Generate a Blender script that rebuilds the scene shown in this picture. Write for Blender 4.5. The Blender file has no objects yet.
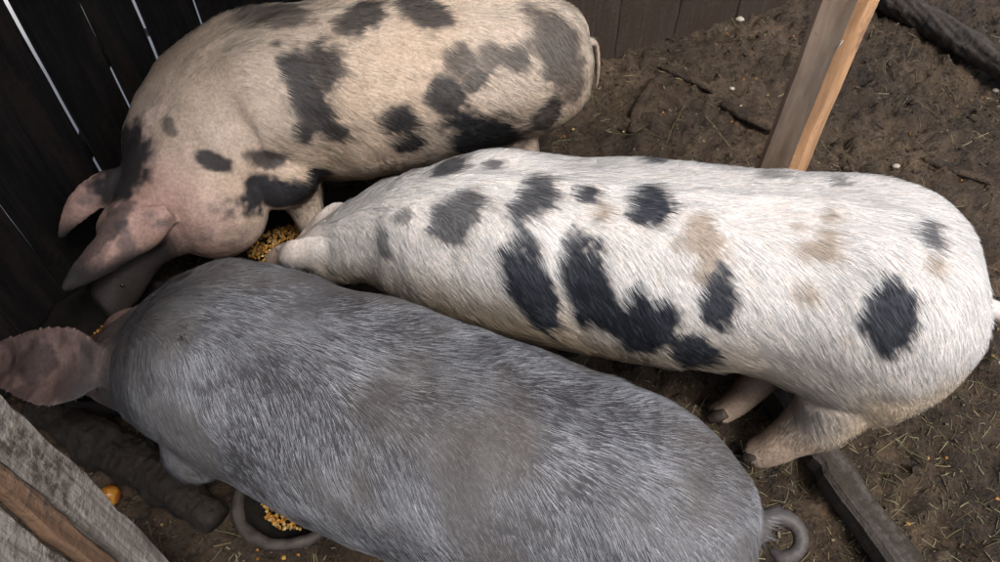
import bpy, bmesh, math, random
import numpy as np
from mathutils import Vector, Matrix

# ------------------------------------------------------------------ camera, sky, sun, exposure
SC = bpy.context.scene
COL = SC.collection
R = math.radians
random.seed(11)
rng = np.random.default_rng(11)

cam = bpy.data.objects.new('camera', bpy.data.cameras.new('camera'))
COL.objects.link(cam)
cam.location = (0, 0, 1.8)
cam.rotation_euler = (R(39), 0, 0)
cam.data.sensor_width = 36.0
cam.data.lens = 26.64
cam.data.clip_start = 0.05
cam.data.clip_end = 500
SC.camera = cam

SUN_EL, SUN_AZ = R(61), R(140)          # azimuth clockwise from +Y
wd = bpy.data.worlds.new('World'); SC.world = wd; wd.use_nodes = True
nt = wd.node_tree
for n in list(nt.nodes): nt.nodes.remove(n)
wo = nt.nodes.new('ShaderNodeOutputWorld'); bg = nt.nodes.new('ShaderNodeBackground')
sky = nt.nodes.new('ShaderNodeTexSky'); sky.sky_type = 'NISHITA'; sky.sun_disc = False
sky.sun_elevation = SUN_EL; sky.sun_rotation = SUN_AZ
sky.air_density = 1.0; sky.dust_density = 6.0; sky.ozone_density = 1.0
hs = nt.nodes.new('ShaderNodeHueSaturation'); hs.inputs['Saturation'].default_value = 0.85
nt.links.new(sky.outputs[0], hs.inputs['Color']); nt.links.new(hs.outputs[0], bg.inputs['Color'])
bg.inputs['Strength'].default_value = 0.075
nt.links.new(bg.outputs[0], wo.inputs['Surface'])

sl = bpy.data.lights.new('sun', 'SUN'); sl.energy = 1.5; sl.angle = R(20); sl.color = (1.0, .99, .98)
sun = bpy.data.objects.new('sun', sl); COL.objects.link(sun)
sdir = Vector((math.sin(SUN_AZ) * math.cos(SUN_EL), math.cos(SUN_AZ) * math.cos(SUN_EL), math.sin(SUN_EL)))
sun.rotation_euler = sdir.to_track_quat('Z', 'Y').to_euler()
sun.location = (3, 3, 5)

SC.view_settings.view_transform = 'Standard'; SC.view_settings.look = 'None'
SC.view_settings.exposure = 1.08; SC.view_settings.gamma = 1.0
SC.view_settings.use_curve_mapping = False
SC.render.engine = 'CYCLES'
SC.cycles.use_denoising = True
SC.cycles.max_bounces = 6; SC.cycles.diffuse_bounces = 3; SC.cycles.glossy_bounces = 2
SC.cycles_curves.shape = 'RIBBONS'; SC.cycles_curves.subdivisions = 2

# ------------------------------------------------------------------ helpers
def tag(o, label=None, cat=None, group=None, kind=None):
    if label: o['label'] = label
    if cat: o['category'] = cat
    if group: o['group'] = group
    if kind: o['kind'] = kind
    return o

def empty(name, loc=(0, 0, 0)):
    o = bpy.data.objects.new(name, None); COL.objects.link(o)
    o.location = loc; o.empty_display_size = .05
    return o

def link(name, me, mat=None, parent=None, loc=None, rot=None, smooth=True):
    o = bpy.data.objects.new(name, me); COL.objects.link(o)
    if mat is not None and len(me.materials) == 0: me.materials.append(mat)
    if loc is not None: o.location = loc
    if rot is not None: o.rotation_euler = rot
    if parent is not None:
        o.parent = parent
    if smooth: me.shade_smooth()
    return o

def mesh(name, v, f):
    me = bpy.data.meshes.new(name)
    me.from_pydata([tuple(p) for p in v], [], [tuple(q) for q in f]); me.update()
    return me

def _h(ix, iy, iz, seed):
    n = (ix.astype(np.int64) * 374761393 + iy.astype(np.int64) * 668265263 +
         iz.astype(np.int64) * 1442695041 + seed * 974634547) & 0xffffffff
    n = ((n ^ (n >> 13)) * 1274126177) & 0xffffffff
    n = ((n ^ (n >> 16)) * 2246822519) & 0xffffffff
    return ((n ^ (n >> 15)) & 0xffffff) / float(0xffffff)

def noise(p, s, seed=0):
    """value noise in -1..1 at points p (n,3), feature size s metres"""
    q = np.asarray(p) / s
    i = np.floor(q); f = q - i; f = f * f * (3 - 2 * f); i = i.astype(np.int64)
    r = 0
    for a in (0, 1):
        for b in (0, 1):
            for c in (0, 1):
                w = (f[:, 0] if a else 1 - f[:, 0]) * (f[:, 1] if b else 1 - f[:, 1]) * (f[:, 2] if c else 1 - f[:, 2])
                r = r + w * _h(i[:, 0] + a, i[:, 1] + b, i[:, 2] + c, seed)
    return r * 2 - 1

def fbm(p, s, seed=0, o=3, g=.5):
    r = 0; a = 1.0
    for k in range(o):
        r = r + a * noise(p, s, seed + k * 17); a *= g; s *= .5
    return r

def sstep(a, b, x):
    t = np.clip((x - a) / (b - a), 0, 1); return t * t * (3 - 2 * t)

def catmull(P, n):
    """resample control rows P (k,m) to n rows by Catmull-Rom"""
    P = np.asarray(P, float); k = len(P)
    Q = np.vstack([2 * P[0] - P[1], P, 2 * P[-1] - P[-2]])
    out = []
    for t in np.linspace(0, k - 1, n):
        i = min(int(t), k - 2); u = t - i
        p0, p1, p2, p3 = Q[i], Q[i + 1], Q[i + 2], Q[i + 3]
        out.append(.5 * ((2 * p1) + (-p0 + p2) * u + (2 * p0 - 5 * p1 + 4 * p2 - p3) * u * u + (-p0 + 3 * p1 - 3 * p2 + p3) * u ** 3))
    return np.array(out)

def rings_mesh(rings):
    """closed lofted body from rings (n,m,3)"""
    n, m = len(rings), len(rings[0])
    v = [p for r in rings for p in r]; f = []
    for i in range(n - 1):
        for j in range(m):
            k = (j + 1) % m
            f.append((i * m + j, i * m + k, (i + 1) * m + k, (i + 1) * m + j))
    c0 = len(v); v.append(np.mean(rings[0], 0)); v.append(np.mean(rings[-1], 0))
    for j in range(m):
        k = (j + 1) % m
        f.append((c0, k, j)); f.append((c0 + 1, (n - 1) * m + j, (n - 1) * m + k))
    return v, f

def tube(pts, rad, n=None, m=12, flat=None, up=(0, 0, 1)):
    """tapered tube along points; flat = (width factor, thickness factor, side vector)"""
    n = n or len(pts) * 4
    C = catmull(np.column_stack([np.asarray(pts, float), np.asarray(rad, float)]), n)
    P, Rr = C[:, :3], np.maximum(C[:, 3], .0008)
    T = np.gradient(P, axis=0); T /= np.linalg.norm(T, axis=1)[:, None] + 1e-9
    rings = []
    side = np.asarray(flat[2], float) if flat else None
    a = None
    for i in range(n):
        t = T[i]
        if side is not None: a = side - t * np.dot(side, t)
        elif a is None:
            ref = np.array([0, 0, 1.]) if abs(t[2]) < .8 else np.array([1., 0, 0])
            a = ref - t * np.dot(ref, t)
        else: a = a - t * np.dot(a, t)
        a = a / (np.linalg.norm(a) + 1e-9); b = np.cross(t, a)
        ka, kb = (flat[0], flat[1]) if flat else (1, 1)
        th = np.linspace(0, 2 * np.pi, m, endpoint=False)
        rings.append(P[i] + Rr[i] * (ka * np.cos(th)[:, None] * a + kb * np.sin(th)[:, None] * b))
    return rings_mesh(rings)

# ------------------------------------------------------------------ materials
def new_mat(name):
    m = bpy.data.materials.new(name); m.use_nodes = True
    t = m.node_tree; b = t.nodes['Principled BSDF']
    return m, t, b

def N(t, kind, **kw):
    n = t.nodes.new(kind)
    for k, v in kw.items():
        if hasattr(n, k): setattr(n, k, v)
        else: n.inputs[k].default_value = v
    return n

def ramp(t, src, stops, interp='LINEAR'):
    r = t.nodes.new('ShaderNodeValToRGB'); r.color_ramp.interpolation = interp
    e = r.color_ramp.elements
    while len(e) > 1: e.remove(e[-1])
    e[0].position = stops[0][0]; e[0].color = (*stops[0][1], 1)
    for p, c in stops[1:]:
        x = e.new(p); x.color = (*c, 1)
    t.links.new(src, r.inputs[0]); return r.outputs[0]

def mixc(t, fac, a, b, mode='MIX'):
    m = t.nodes.new('ShaderNodeMix'); m.data_type = 'RGBA'; m.blend_type = mode
    for i, s in ((0, fac), (6, a), (7, b)):
        if isinstance(s, bpy.types.NodeSocket): t.links.new(s, m.inputs[i])
        else: m.inputs[i].default_value = s if i == 0 else (*s, 1)
    return m.outputs[2]

def bump(t, b, h, strength=.5, dist=.01):
    n = t.nodes.new('ShaderNodeBump'); n.inputs['Strength'].default_value = strength; n.inputs['Distance'].default_value = dist
    t.links.new(h, n.inputs['Height']); t.links.new(n.outputs[0], b.inputs['Normal'])

def wood(name, dark, mid, light, dirt=None, dirt_amt=.5, rough=.8, grain=1.0, bumpy=.6):
    """boards are modelled with their grain along local Z"""
    m, t, b = new_mat(name)
    tc = N(t, 'ShaderNodeTexCoord'); oi = N(t, 'ShaderNodeObjectInfo')
    mp = N(t, 'ShaderNodeMapping'); mp.inputs['Scale'].default_value = (60 * grain, 60 * grain, 2.6)
    off = N(t, 'ShaderNodeVectorMath', operation='SCALE'); t.links.new(oi.outputs['Random'], off.inputs['Scale'])
    off.inputs[0].default_value = (7.3, 3.1, 11.7)
    add = N(t, 'ShaderNodeVectorMath', operation='ADD')
    t.links.new(tc.outputs['Object'], add.inputs[0]); t.links.new(off.outputs[0], add.inputs[1])
    t.links.new(add.outputs[0], mp.inputs['Vector'])
    n1 = N(t, 'ShaderNodeTexNoise', Scale=1.0, Detail=6.0, Roughness=.65, Distortion=.8); t.links.new(mp.outputs[0], n1.inputs['Vector'])
    n2 = N(t, 'ShaderNodeTexNoise', Scale=9.0, Detail=5.0, Roughness=.6); mp2 = N(t, 'ShaderNodeMapping'); mp2.inputs['Scale'].default_value = (1.6, 1.6, .3); t.links.new(add.outputs[0], mp2.inputs['Vector']); t.links.new(mp2.outputs[0], n2.inputs['Vector'])
    n3 = N(t, 'ShaderNodeTexNoise', Scale=55.0, Detail=4.0, Roughness=.7); t.links.new(add.outputs[0], n3.inputs['Vector'])
    c = ramp(t, n1.outputs[0], [(.3, dark), (.5, mid), (.72, light)])
    c2 = ramp(t, n2.outputs[0], [(.35, (.55, .55, .55)), (.65, (1.12, 1.12, 1.12))])
    c = mixc(t, 1.0, c, c2, 'MULTIPLY')
    if dirt:
        mx = N(t, 'ShaderNodeMath', operation='ADD'); t.links.new(n2.outputs[0], mx.inputs[0])
        s3 = N(t, 'ShaderNodeMath', operation='MULTIPLY'); s3.inputs[1].default_value = .5; t.links.new(n3.outputs[0], s3.inputs[0]); t.links.new(s3.outputs[0], mx.inputs[1])
        f = ramp(t, mx.outputs[0], [(.95 - dirt_amt * .45, (0, 0, 0)), (1.05 - dirt_amt * .35, (1, 1, 1))])
        c = mixc(t, f, c, dirt)
    t.links.new(c, b.inputs['Base Color']); b.inputs['Roughness'].default_value = rough
    b.inputs['Specular IOR Level'].default_value = .25
    hsum = N(t, 'ShaderNodeMath', operation='ADD'); t.links.new(n1.outputs[0], hsum.inputs[0]); t.links.new(n3.outputs[0], hsum.inputs[1])
    bump(t, b, hsum.outputs[0], bumpy, .006)
    return m

M = {}
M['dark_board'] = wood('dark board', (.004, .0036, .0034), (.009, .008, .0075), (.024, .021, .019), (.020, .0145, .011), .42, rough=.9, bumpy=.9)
M['grey_plank'] = wood('weathered plank', (.13, .11, .095), (.31, .275, .24), (.50, .465, .42), (.08, .062, .05), .45, grain=.8, bumpy=.9)
M['brown_plank'] = wood('brown plank', (.07, .04, .025), (.17, .10, .062), (.26, .165, .105), (.06, .045, .035), .35)
M['wall_plank'] = wood('wall plank', (.034, .024, .020), (.062, .045, .038), (.095, .073, .063), (.040, .028, .020), .7)
M['post_wood'] = wood('sawn post wood', (.54, .38, .27), (.68, .51, .38), (.76, .60, .47), (.34, .26, .21), .2, grain=.6, bumpy=.12)
M['post_fresh'] = wood('fresh sawn wood', (.42, .23, .115), (.54, .31, .165), (.62, .38, .22), (.30, .18, .11), .2, grain=.5, bumpy=.3)
M['beam_wood'] = wood('muddy beam', (.045, .038, .034), (.085, .072, .064), (.14, .12, .105), (.035, .027, .021), .7, bumpy=1.0)
M['old_log'] = wood('old log', (.030, .026, .023), (.065, .056, .050), (.12, .105, .095), (.04, .030, .023), .6, grain=.5, bumpy=1.0)
M['log_bark'] = wood('muddy log', (.008, .0065, .0055), (.019, .015, .012), (.042, .034, .028), (.014, .010, .007), .6, grain=.5, bumpy=1.0)

def mud_mat():
    m, t, b = new_mat('mud')
    tc = N(t, 'ShaderNodeTexCoord')
    def nz(s, d=6., r=.62): 
        n = N(t, 'ShaderNodeTexNoise', Scale=s, Detail=d, Roughness=r); t.links.new(tc.outputs['Object'], n.inputs['Vector']); return n.outputs[0]
    big, med, fine = nz(2.2), nz(14.), nz(90., 8., .7)
    c = ramp(t, big, [(.32, (.025, .0155, .0085)), (.5, (.052, .033, .0185)), (.68, (.092, .061, .036))])
    c2 = ramp(t, med, [(.3, (.52, .50, .48)), (.55, (1, 1, 1)), (.75, (1.35, 1.3, 1.2))])
    c = mixc(t, 1., c, c2, 'MULTIPLY')
    c3 = ramp(t, fine, [(.32, (.35, .35, .35)), (.53, (1, 1, 1)), (.70, (1.8, 1.7, 1.55))])
    c = mixc(t, 1., c, c3, 'MULTIPLY')
    t.links.new(c, b.inputs['Base Color'])
    rr = ramp(t, med, [(.36, (.22, .22, .22)), (.58, (.62, .62, .62))]); t.links.new(rr, b.inputs['Roughness'])
    b.inputs['Specular IOR Level'].default_value = .45
    s = N(t, 'ShaderNodeMath', operation='MULTIPLY_ADD'); t.links.new(med, s.inputs[0]); s.inputs[1].default_value = 1.2; t.links.new(fine, s.inputs[2])
    bump(t, b, s.outputs[0], 1.0, .014)
    return m
M['mud'] = mud_mat()

def plain(name, col, rough=.6, var=.35, scale=30., spec=.3, bmp=.2):
    m, t, b = new_mat(name)
    tc = N(t, 'ShaderNodeTexCoord'); n = N(t, 'ShaderNodeTexNoise', Scale=scale, Detail=5., Roughness=.6)
    t.links.new(tc.outputs['Object'], n.inputs['Vector'])
    c = ramp(t, n.outputs[0], [(.3, tuple(x * (1 - var) for x in col)), (.7, tuple(min(1, x * (1 + var)) for x in col))])
    t.links.new(c, b.inputs['Base Color']); b.inputs['Roughness'].default_value = rough
    b.inputs['Specular IOR Level'].default_value = spec
    if bmp: bump(t, b, n.outputs[0], bmp, .004)
    return m
M['rubber'] = plain('black rubber', (.010, .0085, .0075), .92, .5, 22., .12, .4)
M['daylight_yard'] = plain('pale concrete', (.62, .61, .59), .9, .12, 6.)  # pale tone stands in for the overexposed daylight behind the fence
M['clay_rim'] = plain('dusty bowl', (.042, .034, .029), .65, .6, 25., .3, .4)
M['steel'] = plain('bent steel', (.42, .40, .38), .4, .2)
M['bristle_eye'] = plain('eye', (.012, .009, .008), .35, .1, 20., .3, 0)
M['hoof'] = plain('hoof horn', (.06, .048, .038), .6, .4, 40., .3, .3)
M['pebble'] = plain('pebble', (.32, .28, .23), .8, .3, 60.)

def var_mat(name, attr, rough=.6, spec=.25):
    """colour comes from a per-piece colour attribute"""
    m, t, b = new_mat(name)
    a = N(t, 'ShaderNodeAttribute', attribute_name=attr)
    t.links.new(a.outputs['Color'], b.inputs['Base Color']); b.inputs['Roughness'].default_value = rough
    b.inputs['Specular IOR Level'].default_value = spec
    return m
M['straw'] = var_mat('straw', 'tint', .75)
M['corn'] = var_mat('corn', 'tint', .42, .45)
M['clod'] = M['mud']

def apple_mat():
    m, t, b = new_mat('apple skin')
    tc = N(t, 'ShaderNodeTexCoord'); n = N(t, 'ShaderNodeTexNoise', Scale=16., Detail=4.)
    t.links.new(tc.outputs['Object'], n.inputs['Vector'])
    c = ramp(t, n.outputs[0], [(.30, (.10, .04, .012)), (.42, (.30, .09, .015)), (.55, (.46, .22, .028)), (.7, (.48, .30, .05))])
    t.links.new(c, b.inputs['Base Color']); b.inputs['Roughness'].default_value = .28
    return m
M['apple'] = apple_mat()

# ------------------------------------------------------------------ ground
def axis(lo, hi, step, far):
    a = list(np.arange(lo, hi + 1e-6, step)); s = step
    while a[-1] < far: s *= 1.6; a.append(a[-1] + s)
    s = step; b = []
    x = lo
    while x > -far: s *= 1.6; x -= s; b.append(x)
    return np.array(b[::-1] + a)

def ground_height(x, y):
    p = np.column_stack([x, y, np.zeros_like(x)])
    w = np.column_stack([noise(p, .09, 31), noise(p, .09, 32), np.zeros_like(x)]) * .035
    q = p + w
    rough_ = 1.6 + .8 * noise(p, .4, 41)
    h = .022 * noise(p, .55, 3) + .014 * noise(q, .22, 4) - .014 * np.abs(noise(q, .13, 5)) + rough_ * (.013 * np.abs(noise(q, .06, 6)) + .009 * noise(q, .03, 7) + .005 * noise(p, .015, 9))
    # trodden pits left by hooves
    r = np.random.default_rng(5)
    for k in range(170):
        cx, cy, rad = r.uniform(-1.5, 2.4), r.uniform(.1, 3.0), r.uniform(.028, .05)
        d2 = (x - cx) ** 2 + (y - cy) ** 2
        s = d2 < .04
        h[s] += -.026 * np.exp(-d2[s] / rad ** 2) + .012 * np.exp(-(np.sqrt(d2[s]) - rad * 1.5) ** 2 / (.02 ** 2))
    fade = sstep(4.5, 2.6, np.hypot(x - .4, y - 1.4))
    return (h - .02) * fade

gx, gy = axis(-1.45, 2.35, .0085, 120), axis(.15, 3.15, .0085, 120)
X, Y = np.meshgrid(gx, gy); nx, ny = len(gx), len(gy)
Z = ground_height(X.ravel(), Y.ravel())
idx = np.arange(nx * ny).reshape(ny, nx)
quads = np.stack([idx[:-1, :-1], idx[:-1, 1:], idx[1:, 1:], idx[1:, :-1]], -1).reshape(-1, 4)
gm = bpy.data.meshes.new('ground')
gm.vertices.add(nx * ny); gm.vertices.foreach_set('co', np.column_stack([X.ravel(), Y.ravel(), Z]).ravel())
gm.loops.add(len(quads) * 4); gm.loops.foreach_set('vertex_index', quads.ravel())
gm.polygons.add(len(quads)); gm.polygons.foreach_set('loop_start', np.arange(len(quads)) * 4)
gm.update(calc_edges=True)
tag(link('ground', gm, M['mud']), 'trodden brown mud floor of the pen', kind='structure')
Zg = Z.reshape(ny, nx)
def gzv(x, y):
    x, y = np.asarray(x, float), np.asarray(y, float)
    i = np.clip(np.searchsorted(gx, x) - 1, 0, nx - 2); j = np.clip(np.searchsorted(gy, y) - 1, 0, ny - 2)
    u = (x - gx[i]) / (gx[i + 1] - gx[i]); v = (y - gy[j]) / (gy[j + 1] - gy[j])
    return Zg[j, i] * (1 - u) * (1 - v) + Zg[j, i + 1] * u * (1 - v) + Zg[j + 1, i] * (1 - u) * v + Zg[j + 1, i + 1] * u * v
def gz(x, y): return float(gzv(x, y))

# ------------------------------------------------------------------ boards
def plank_mesh(name, w, t, l, seed=0, rough=.003, nick=.0, n=26):
    """board: width along X, thickness along Y, grain along Z from 0 to l; edges wander a little"""
    r = np.random.default_rng(seed); rings = []
    ph = r.uniform(0, 6, 6)
    ch = min(t, w) * .16
    for i in range(n + 1):
        z = l * i / n
        dl = rough * (math.sin(z * 9 + ph[0]) + .6 * math.sin(z * 31 + ph[1])) + r.normal(0, rough * .3)
        dr = rough * (math.sin(z * 8 + ph[2]) + .6 * math.sin(z * 27 + ph[3])) + r.normal(0, rough * .3)
        dy = rough * .6 * math.sin(z * 5 + ph[4])
        if nick and r.random() < .2: dr -= nick * r.random()
        x0, x1, y0, y1 = -w / 2 + dl, w / 2 + dr, -t / 2 + dy, t / 2 + dy
        dz = r.normal(0, .004) if i in (0, n) else 0
        rings.append(np.array([(x0 + ch, y0, z + dz), (x1 - ch, y0, z - dz), (x1, y0 + ch, z), (x1, y1 - ch, z),
                               (x1 - ch, y1, z), (x0 + ch, y1, z), (x0, y1 - ch, z), (x0, y0 + ch, z)]))
    return mesh(name, *rings_mesh(rings))

# --- dark board fence on the left; it runs away from the viewer
FD = Vector((.33, .944, 0)).normalized(); FO = Vector((-1.30, 1.30, 0))
fa = math.atan2(FD.y, FD.x)
fence = empty('board_fence', FO)
tag(fence, 'dark weathered board fence with bright gaps between its boards, behind the feeding heads', 'fence')
gaps = [-.69, -.50, -.31, -.125, .05, .21, .353, .547, .72, .95, 1.13, 1.33, 1.54]      # where boards meet along the fence
for i in range(len(gaps) - 1):
    a, b = gaps[i], gaps[i + 1]
    # visible gaps around the joints at .353 .. .95
    ga = {.353: .0060, .547: .0065, .72: .0068, .95: .0072}.get(a, .001)
    gb = {.353: .0060, .547: .0065, .72: .0068, .95: .0072}.get(b, .001)
    w = (b - gb) - (a + ga)
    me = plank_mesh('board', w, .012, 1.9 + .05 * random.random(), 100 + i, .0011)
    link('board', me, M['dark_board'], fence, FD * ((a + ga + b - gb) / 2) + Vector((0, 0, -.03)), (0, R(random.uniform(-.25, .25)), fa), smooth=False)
nrm = Vector((-FD.y, FD.x, 0))                                             # outward side
kb = link('kick_board', plank_mesh('kick_board', .27, .02, 2.0, 7, .002), M['dark_board'], fence, FD * -.72 + Vector((0, 0, .13)) - nrm * .019, smooth=False)
kb.rotation_euler = Matrix((( 0, nrm.x, FD.x), (0, nrm.y, FD.y), (1, 0, 0))).to_euler()
br = link('brace', plank_mesh('brace', .05, .03, 1.3, 8, .002), M['dark_board'], fence, FD * .0 + nrm * .026 + Vector((0, 0, .02)), smooth=False)
bd = (FD * .72 + Vector((0, 0, .69))).normalized(); bs = nrm.cross(bd)
br.rotation_euler = Matrix(((bs.x, nrm.x, bd.x), (bs.y, nrm.y, bd.y), (bs.z, nrm.z, bd.z))).to_euler()

slab = mesh('yard_slab', [(-40, -12, .02), (-1.95, -12, .02), (-1.95, -.5, .02), (-.72, 3.0, .02), (-.72, 40, .02), (-40, 40, .02),
                          (-40, -12, -.2), (-1.95, -12, -.2), (-1.95, -.5, -.2), (-.72, 3.0, -.2), (-.72, 40, -.2), (-40, 40, -.2)],
            [(0, 1, 2, 3, 4, 5), (1, 7, 8, 2), (2, 8, 9, 3), (3, 9, 10, 4)])
so = link('yard_slab', slab, M['daylight_yard'], smooth=False); so.location = (-.16, 0, 0)
tag(so, 'yard slab made pale to stand for bright daylight through the fence gaps', kind='structure')

# --- unseen plank roof added above the frame to shade the left of the pen
roof = empty('shade_roof', (-.9, 1.3, 2.2))
tag(roof, 'unseen plank roof added to shade the feeding corner along the fence', 'roof')
for i in range(9):
    w_ = .19
    o = link('shade_roof_board', plank_mesh('shade_roof_board', w_ - .002, .022, 4.2, 900 + i, .001), M['dark_board'], roof, Vector((-.62 + i * w_, 0, .06 * (i % 2) * .3)) - FD * 2.1 + Vector((0, 0, .02 * i)), smooth=False)
    o.rotation_euler = Matrix(((FD.y, 0, FD.x), (-FD.x, 0, FD.y), (0, -1, 0))).to_euler()

# --- plank wall at the back
corner = [Vector((-.80, 2.72, 0)), Vector((-.10, 2.38, 0)), Vector((1.27, 3.075, 0))]
wall = empty('plank_wall', corner[1])
tag(wall, 'brown plank wall along the back of the pen, behind the tan pig', 'wall')
i = 0
for WA, WB in ((corner[1], corner[2]), (corner[1], corner[0])):
    wdv = (WB - WA).normalized(); wl = (WB - WA).length; wa = math.atan2(wdv.y, wdv.x); s = 0
    for wdt in (.31, .33, .30, .33, .29, .31):
        if s + wdt > wl + .05: break
        me = plank_mesh('plank', wdt - .002, .025, 2.1 + .06 * random.random(), 200 + i, .0022)
        link('plank', me, M['wall_plank'], wall, WA - corner[1] + wdv * (s + wdt / 2) + Vector((.0, random.uniform(-.006, .006), -.05)), (R(random.uniform(-1, 1)), R(random.uniform(-.6, .6)), wa), smooth=False)
        s += wdt; i += 1

# --- gate of weathered planks close to the viewer, bottom left
gate = empty('plank_gate', (-.63, .47, 0))
tag(gate, 'weathered grey plank gate with one brown plank, nearest the viewer on the left', 'gate')
def gplank(name, mat, w, t, y, x, lean, seed, l=1.2, nick=.004):
    o = link(name, plank_mesh(name, w, t, l, seed, .003, nick, 40), mat, gate, (x, y, -.02), (R(lean), 0, R(90 + random.uniform(-2, 2))), smooth=False)
    return o
gplank('plank', M['grey_plank'], .070, .03, -.035, .0, 0, 301)
gplank('batten', M['brown_plank'], .030, .024, -.088, .010, 0, 302, nick=.006)
gplank('plank', M['grey_plank'], .085, .03, -.149, -.004, 0, 303)
gplank('plank', M['grey_plank'], .11, .03, -.250, .006, 0, 304)

# --- upright sawn post at the right
post = empty('timber_post', (.815, 1.60, 0))
tag(post, 'upright sawn timber post with a fresh orange side, behind the white pig', 'post')
pm = plank_mesh('post', .108, .115, 1.9, 400, .0012)
pm.materials.append(M['post_wood']); pm.materials.append(M['post_fresh'])
for q in pm.polygons:
    if q.normal.x > .6: q.material_index = 1
po = link('post', pm, None, post, (0, 0, -.05), (0, 0, R(-45)), smooth=False)
nl = link('nail', mesh('nail', *tube([(0, 0, 0), (0, -.012, .004), (.004, -.022, .022), (.012, -.016, .040)], [.0022, .0022, .002, .0018], 14, 6)), M['steel'], post, (-.018, -.047, .77))

# --- beam lying on the ground, bottom right
def lay(name, w, t, a, b, mat, seed, label, cat, z=.0, rough=.003, nick=.0, roll=0):
    a, b = Vector(a), Vector(b); d = (b - a).normalized()
    sx = d.cross(Vector((0, 0, 1))).normalized(); sy = d.cross(sx)
    o = link(name, plank_mesh(name, w, t, (b - a).length, seed, rough, nick, 40), mat, None, a, smooth=False)
    o.rotation_euler = (Matrix(((sx.x, sy.x, d.x), (sx.y, sy.y, d.y), (sx.z, sy.z, d.z))) @ Matrix.Rotation(roll, 3, 'Z')).to_euler()
    return tag(o, label, cat)
lay('timber_beam', .082, .075, (.70, 1.16, .035), (1.07, .27, .03), M['beam_wood'], 500, 'mud caked square timber beam lying on the ground beside the white pig', 'beam', rough=.004, nick=.008)

def log(name, pts, rad, mat, label, cat, seed, knob=.12, m=48, n=120, ridge=0, bark=.0):
    v, f = tube(pts, rad, n, m); v = np.array(v)
    c = np.mean(v, 0)
    P = catmull(np.asarray(pts, float), n)
    d = np.linalg.norm(v[:, None, :] - P[None], axis=2); k = d.argmin(1)
    out = v - P[k]
    amt = knob * (fbm(v + seed, .07, seed, 3) + .6 * np.abs(fbm(v, .03, seed + 3, 3))) + ridge * np.sin(k * 1.15 + 1.5 * noise(v, .12, seed + 5))
    un = out / (np.linalg.norm(out, axis=1)[:, None] + 1e-9)
    bp = un * .06 + np.outer(k / n * np.linalg.norm(np.asarray(pts[-1], float) - np.asarray(pts[0], float)), np.array([.13, .11, .17]))
    amt = amt - bark * np.abs(noise(bp, .012, seed + 70)) + .5 * bark * noise(bp, .03, seed + 71)
    v = P[k] + out * (1 + amt)[:, None]
    o = link(name, mesh(name, v - c, f), mat, None, c)
    return tag(o, label, cat)
log('log', [(1.50, 3.30, .05), (1.74, 2.95, .055), (1.97, 2.57, .055), (2.28, 2.1, .05)], [.062, .060, .056, .055], M['old_log'],
    'thick dark log lying on the mud at the right edge of the pen', 'log', 3, .07, bark=.16)
log('muddy_log', [(-1.22, 1.0, .05), (-1.02, .87, .055), (-.88, .80, .05), (-.77, .735, .045), (-.69, .68, .03)], [.06, .06, .055, .05, .036], M['log_bark'],
    'mud crusted ridged log beside the grey pig and the yellow apple', 'log', 8, .20, ridge=.018, bark=.12)

# --- sticks half sunk in the mud
def stick(a, b, r, label, seed):
    a, b = Vector(a), Vector(b); mid = (a + b) / 2 + Vector((random.uniform(-.015, .015), random.uniform(-.015, .015), .006))
    log('stick', [a, mid, b], [r * .8, r, r * .7], M['mud'], label, 'stick', seed, .3, 14, 40)
def g3(x, y, z=.006): return (x, y, gz(x, y) + z)
stick(g3(.50, 2.20), g3(.60, 2.44), .020, 'short thick stick in the mud nearest the tan pig rump', 21)
stick(g3(.66, 2.58), g3(.84, 2.40), .017, 'slender dark stick lying below the plank wall', 22)
stick(g3(.86, 2.33), g3(1.04, 2.14), .020, 'dark curved stick lying just left of the timber post', 23)
stick(g3(.35, 1.98), g3(.45, 1.90), .018, 'stubby stick behind the white pig back', 24)
stick(g3(1.55, 2.05), g3(1.75, 1.93), .015, 'dark stick in the mud at the far right', 25)

# ------------------------------------------------------------------ troughs, corn, apple
def lathe(profile, n=48, sx=1., sy=1., wob=0., seed=0):
    r = np.random.default_rng(seed); ph = r.uniform(0, 6, 3); rings = []
    for (pr, pz) in profile:
        th = np.linspace(0, 2 * np.pi, n, endpoint=False)
        k = 1 + wob * (np.sin(2 * th + ph[0]) + .5 * np.sin(3 * th + ph[1]))
        rings.append(np.column_stack([pr * k * np.cos(th) * sx, pr * k * np.sin(th) * sy, np.full(n, pz)]))
    return rings_mesh(rings)

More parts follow.
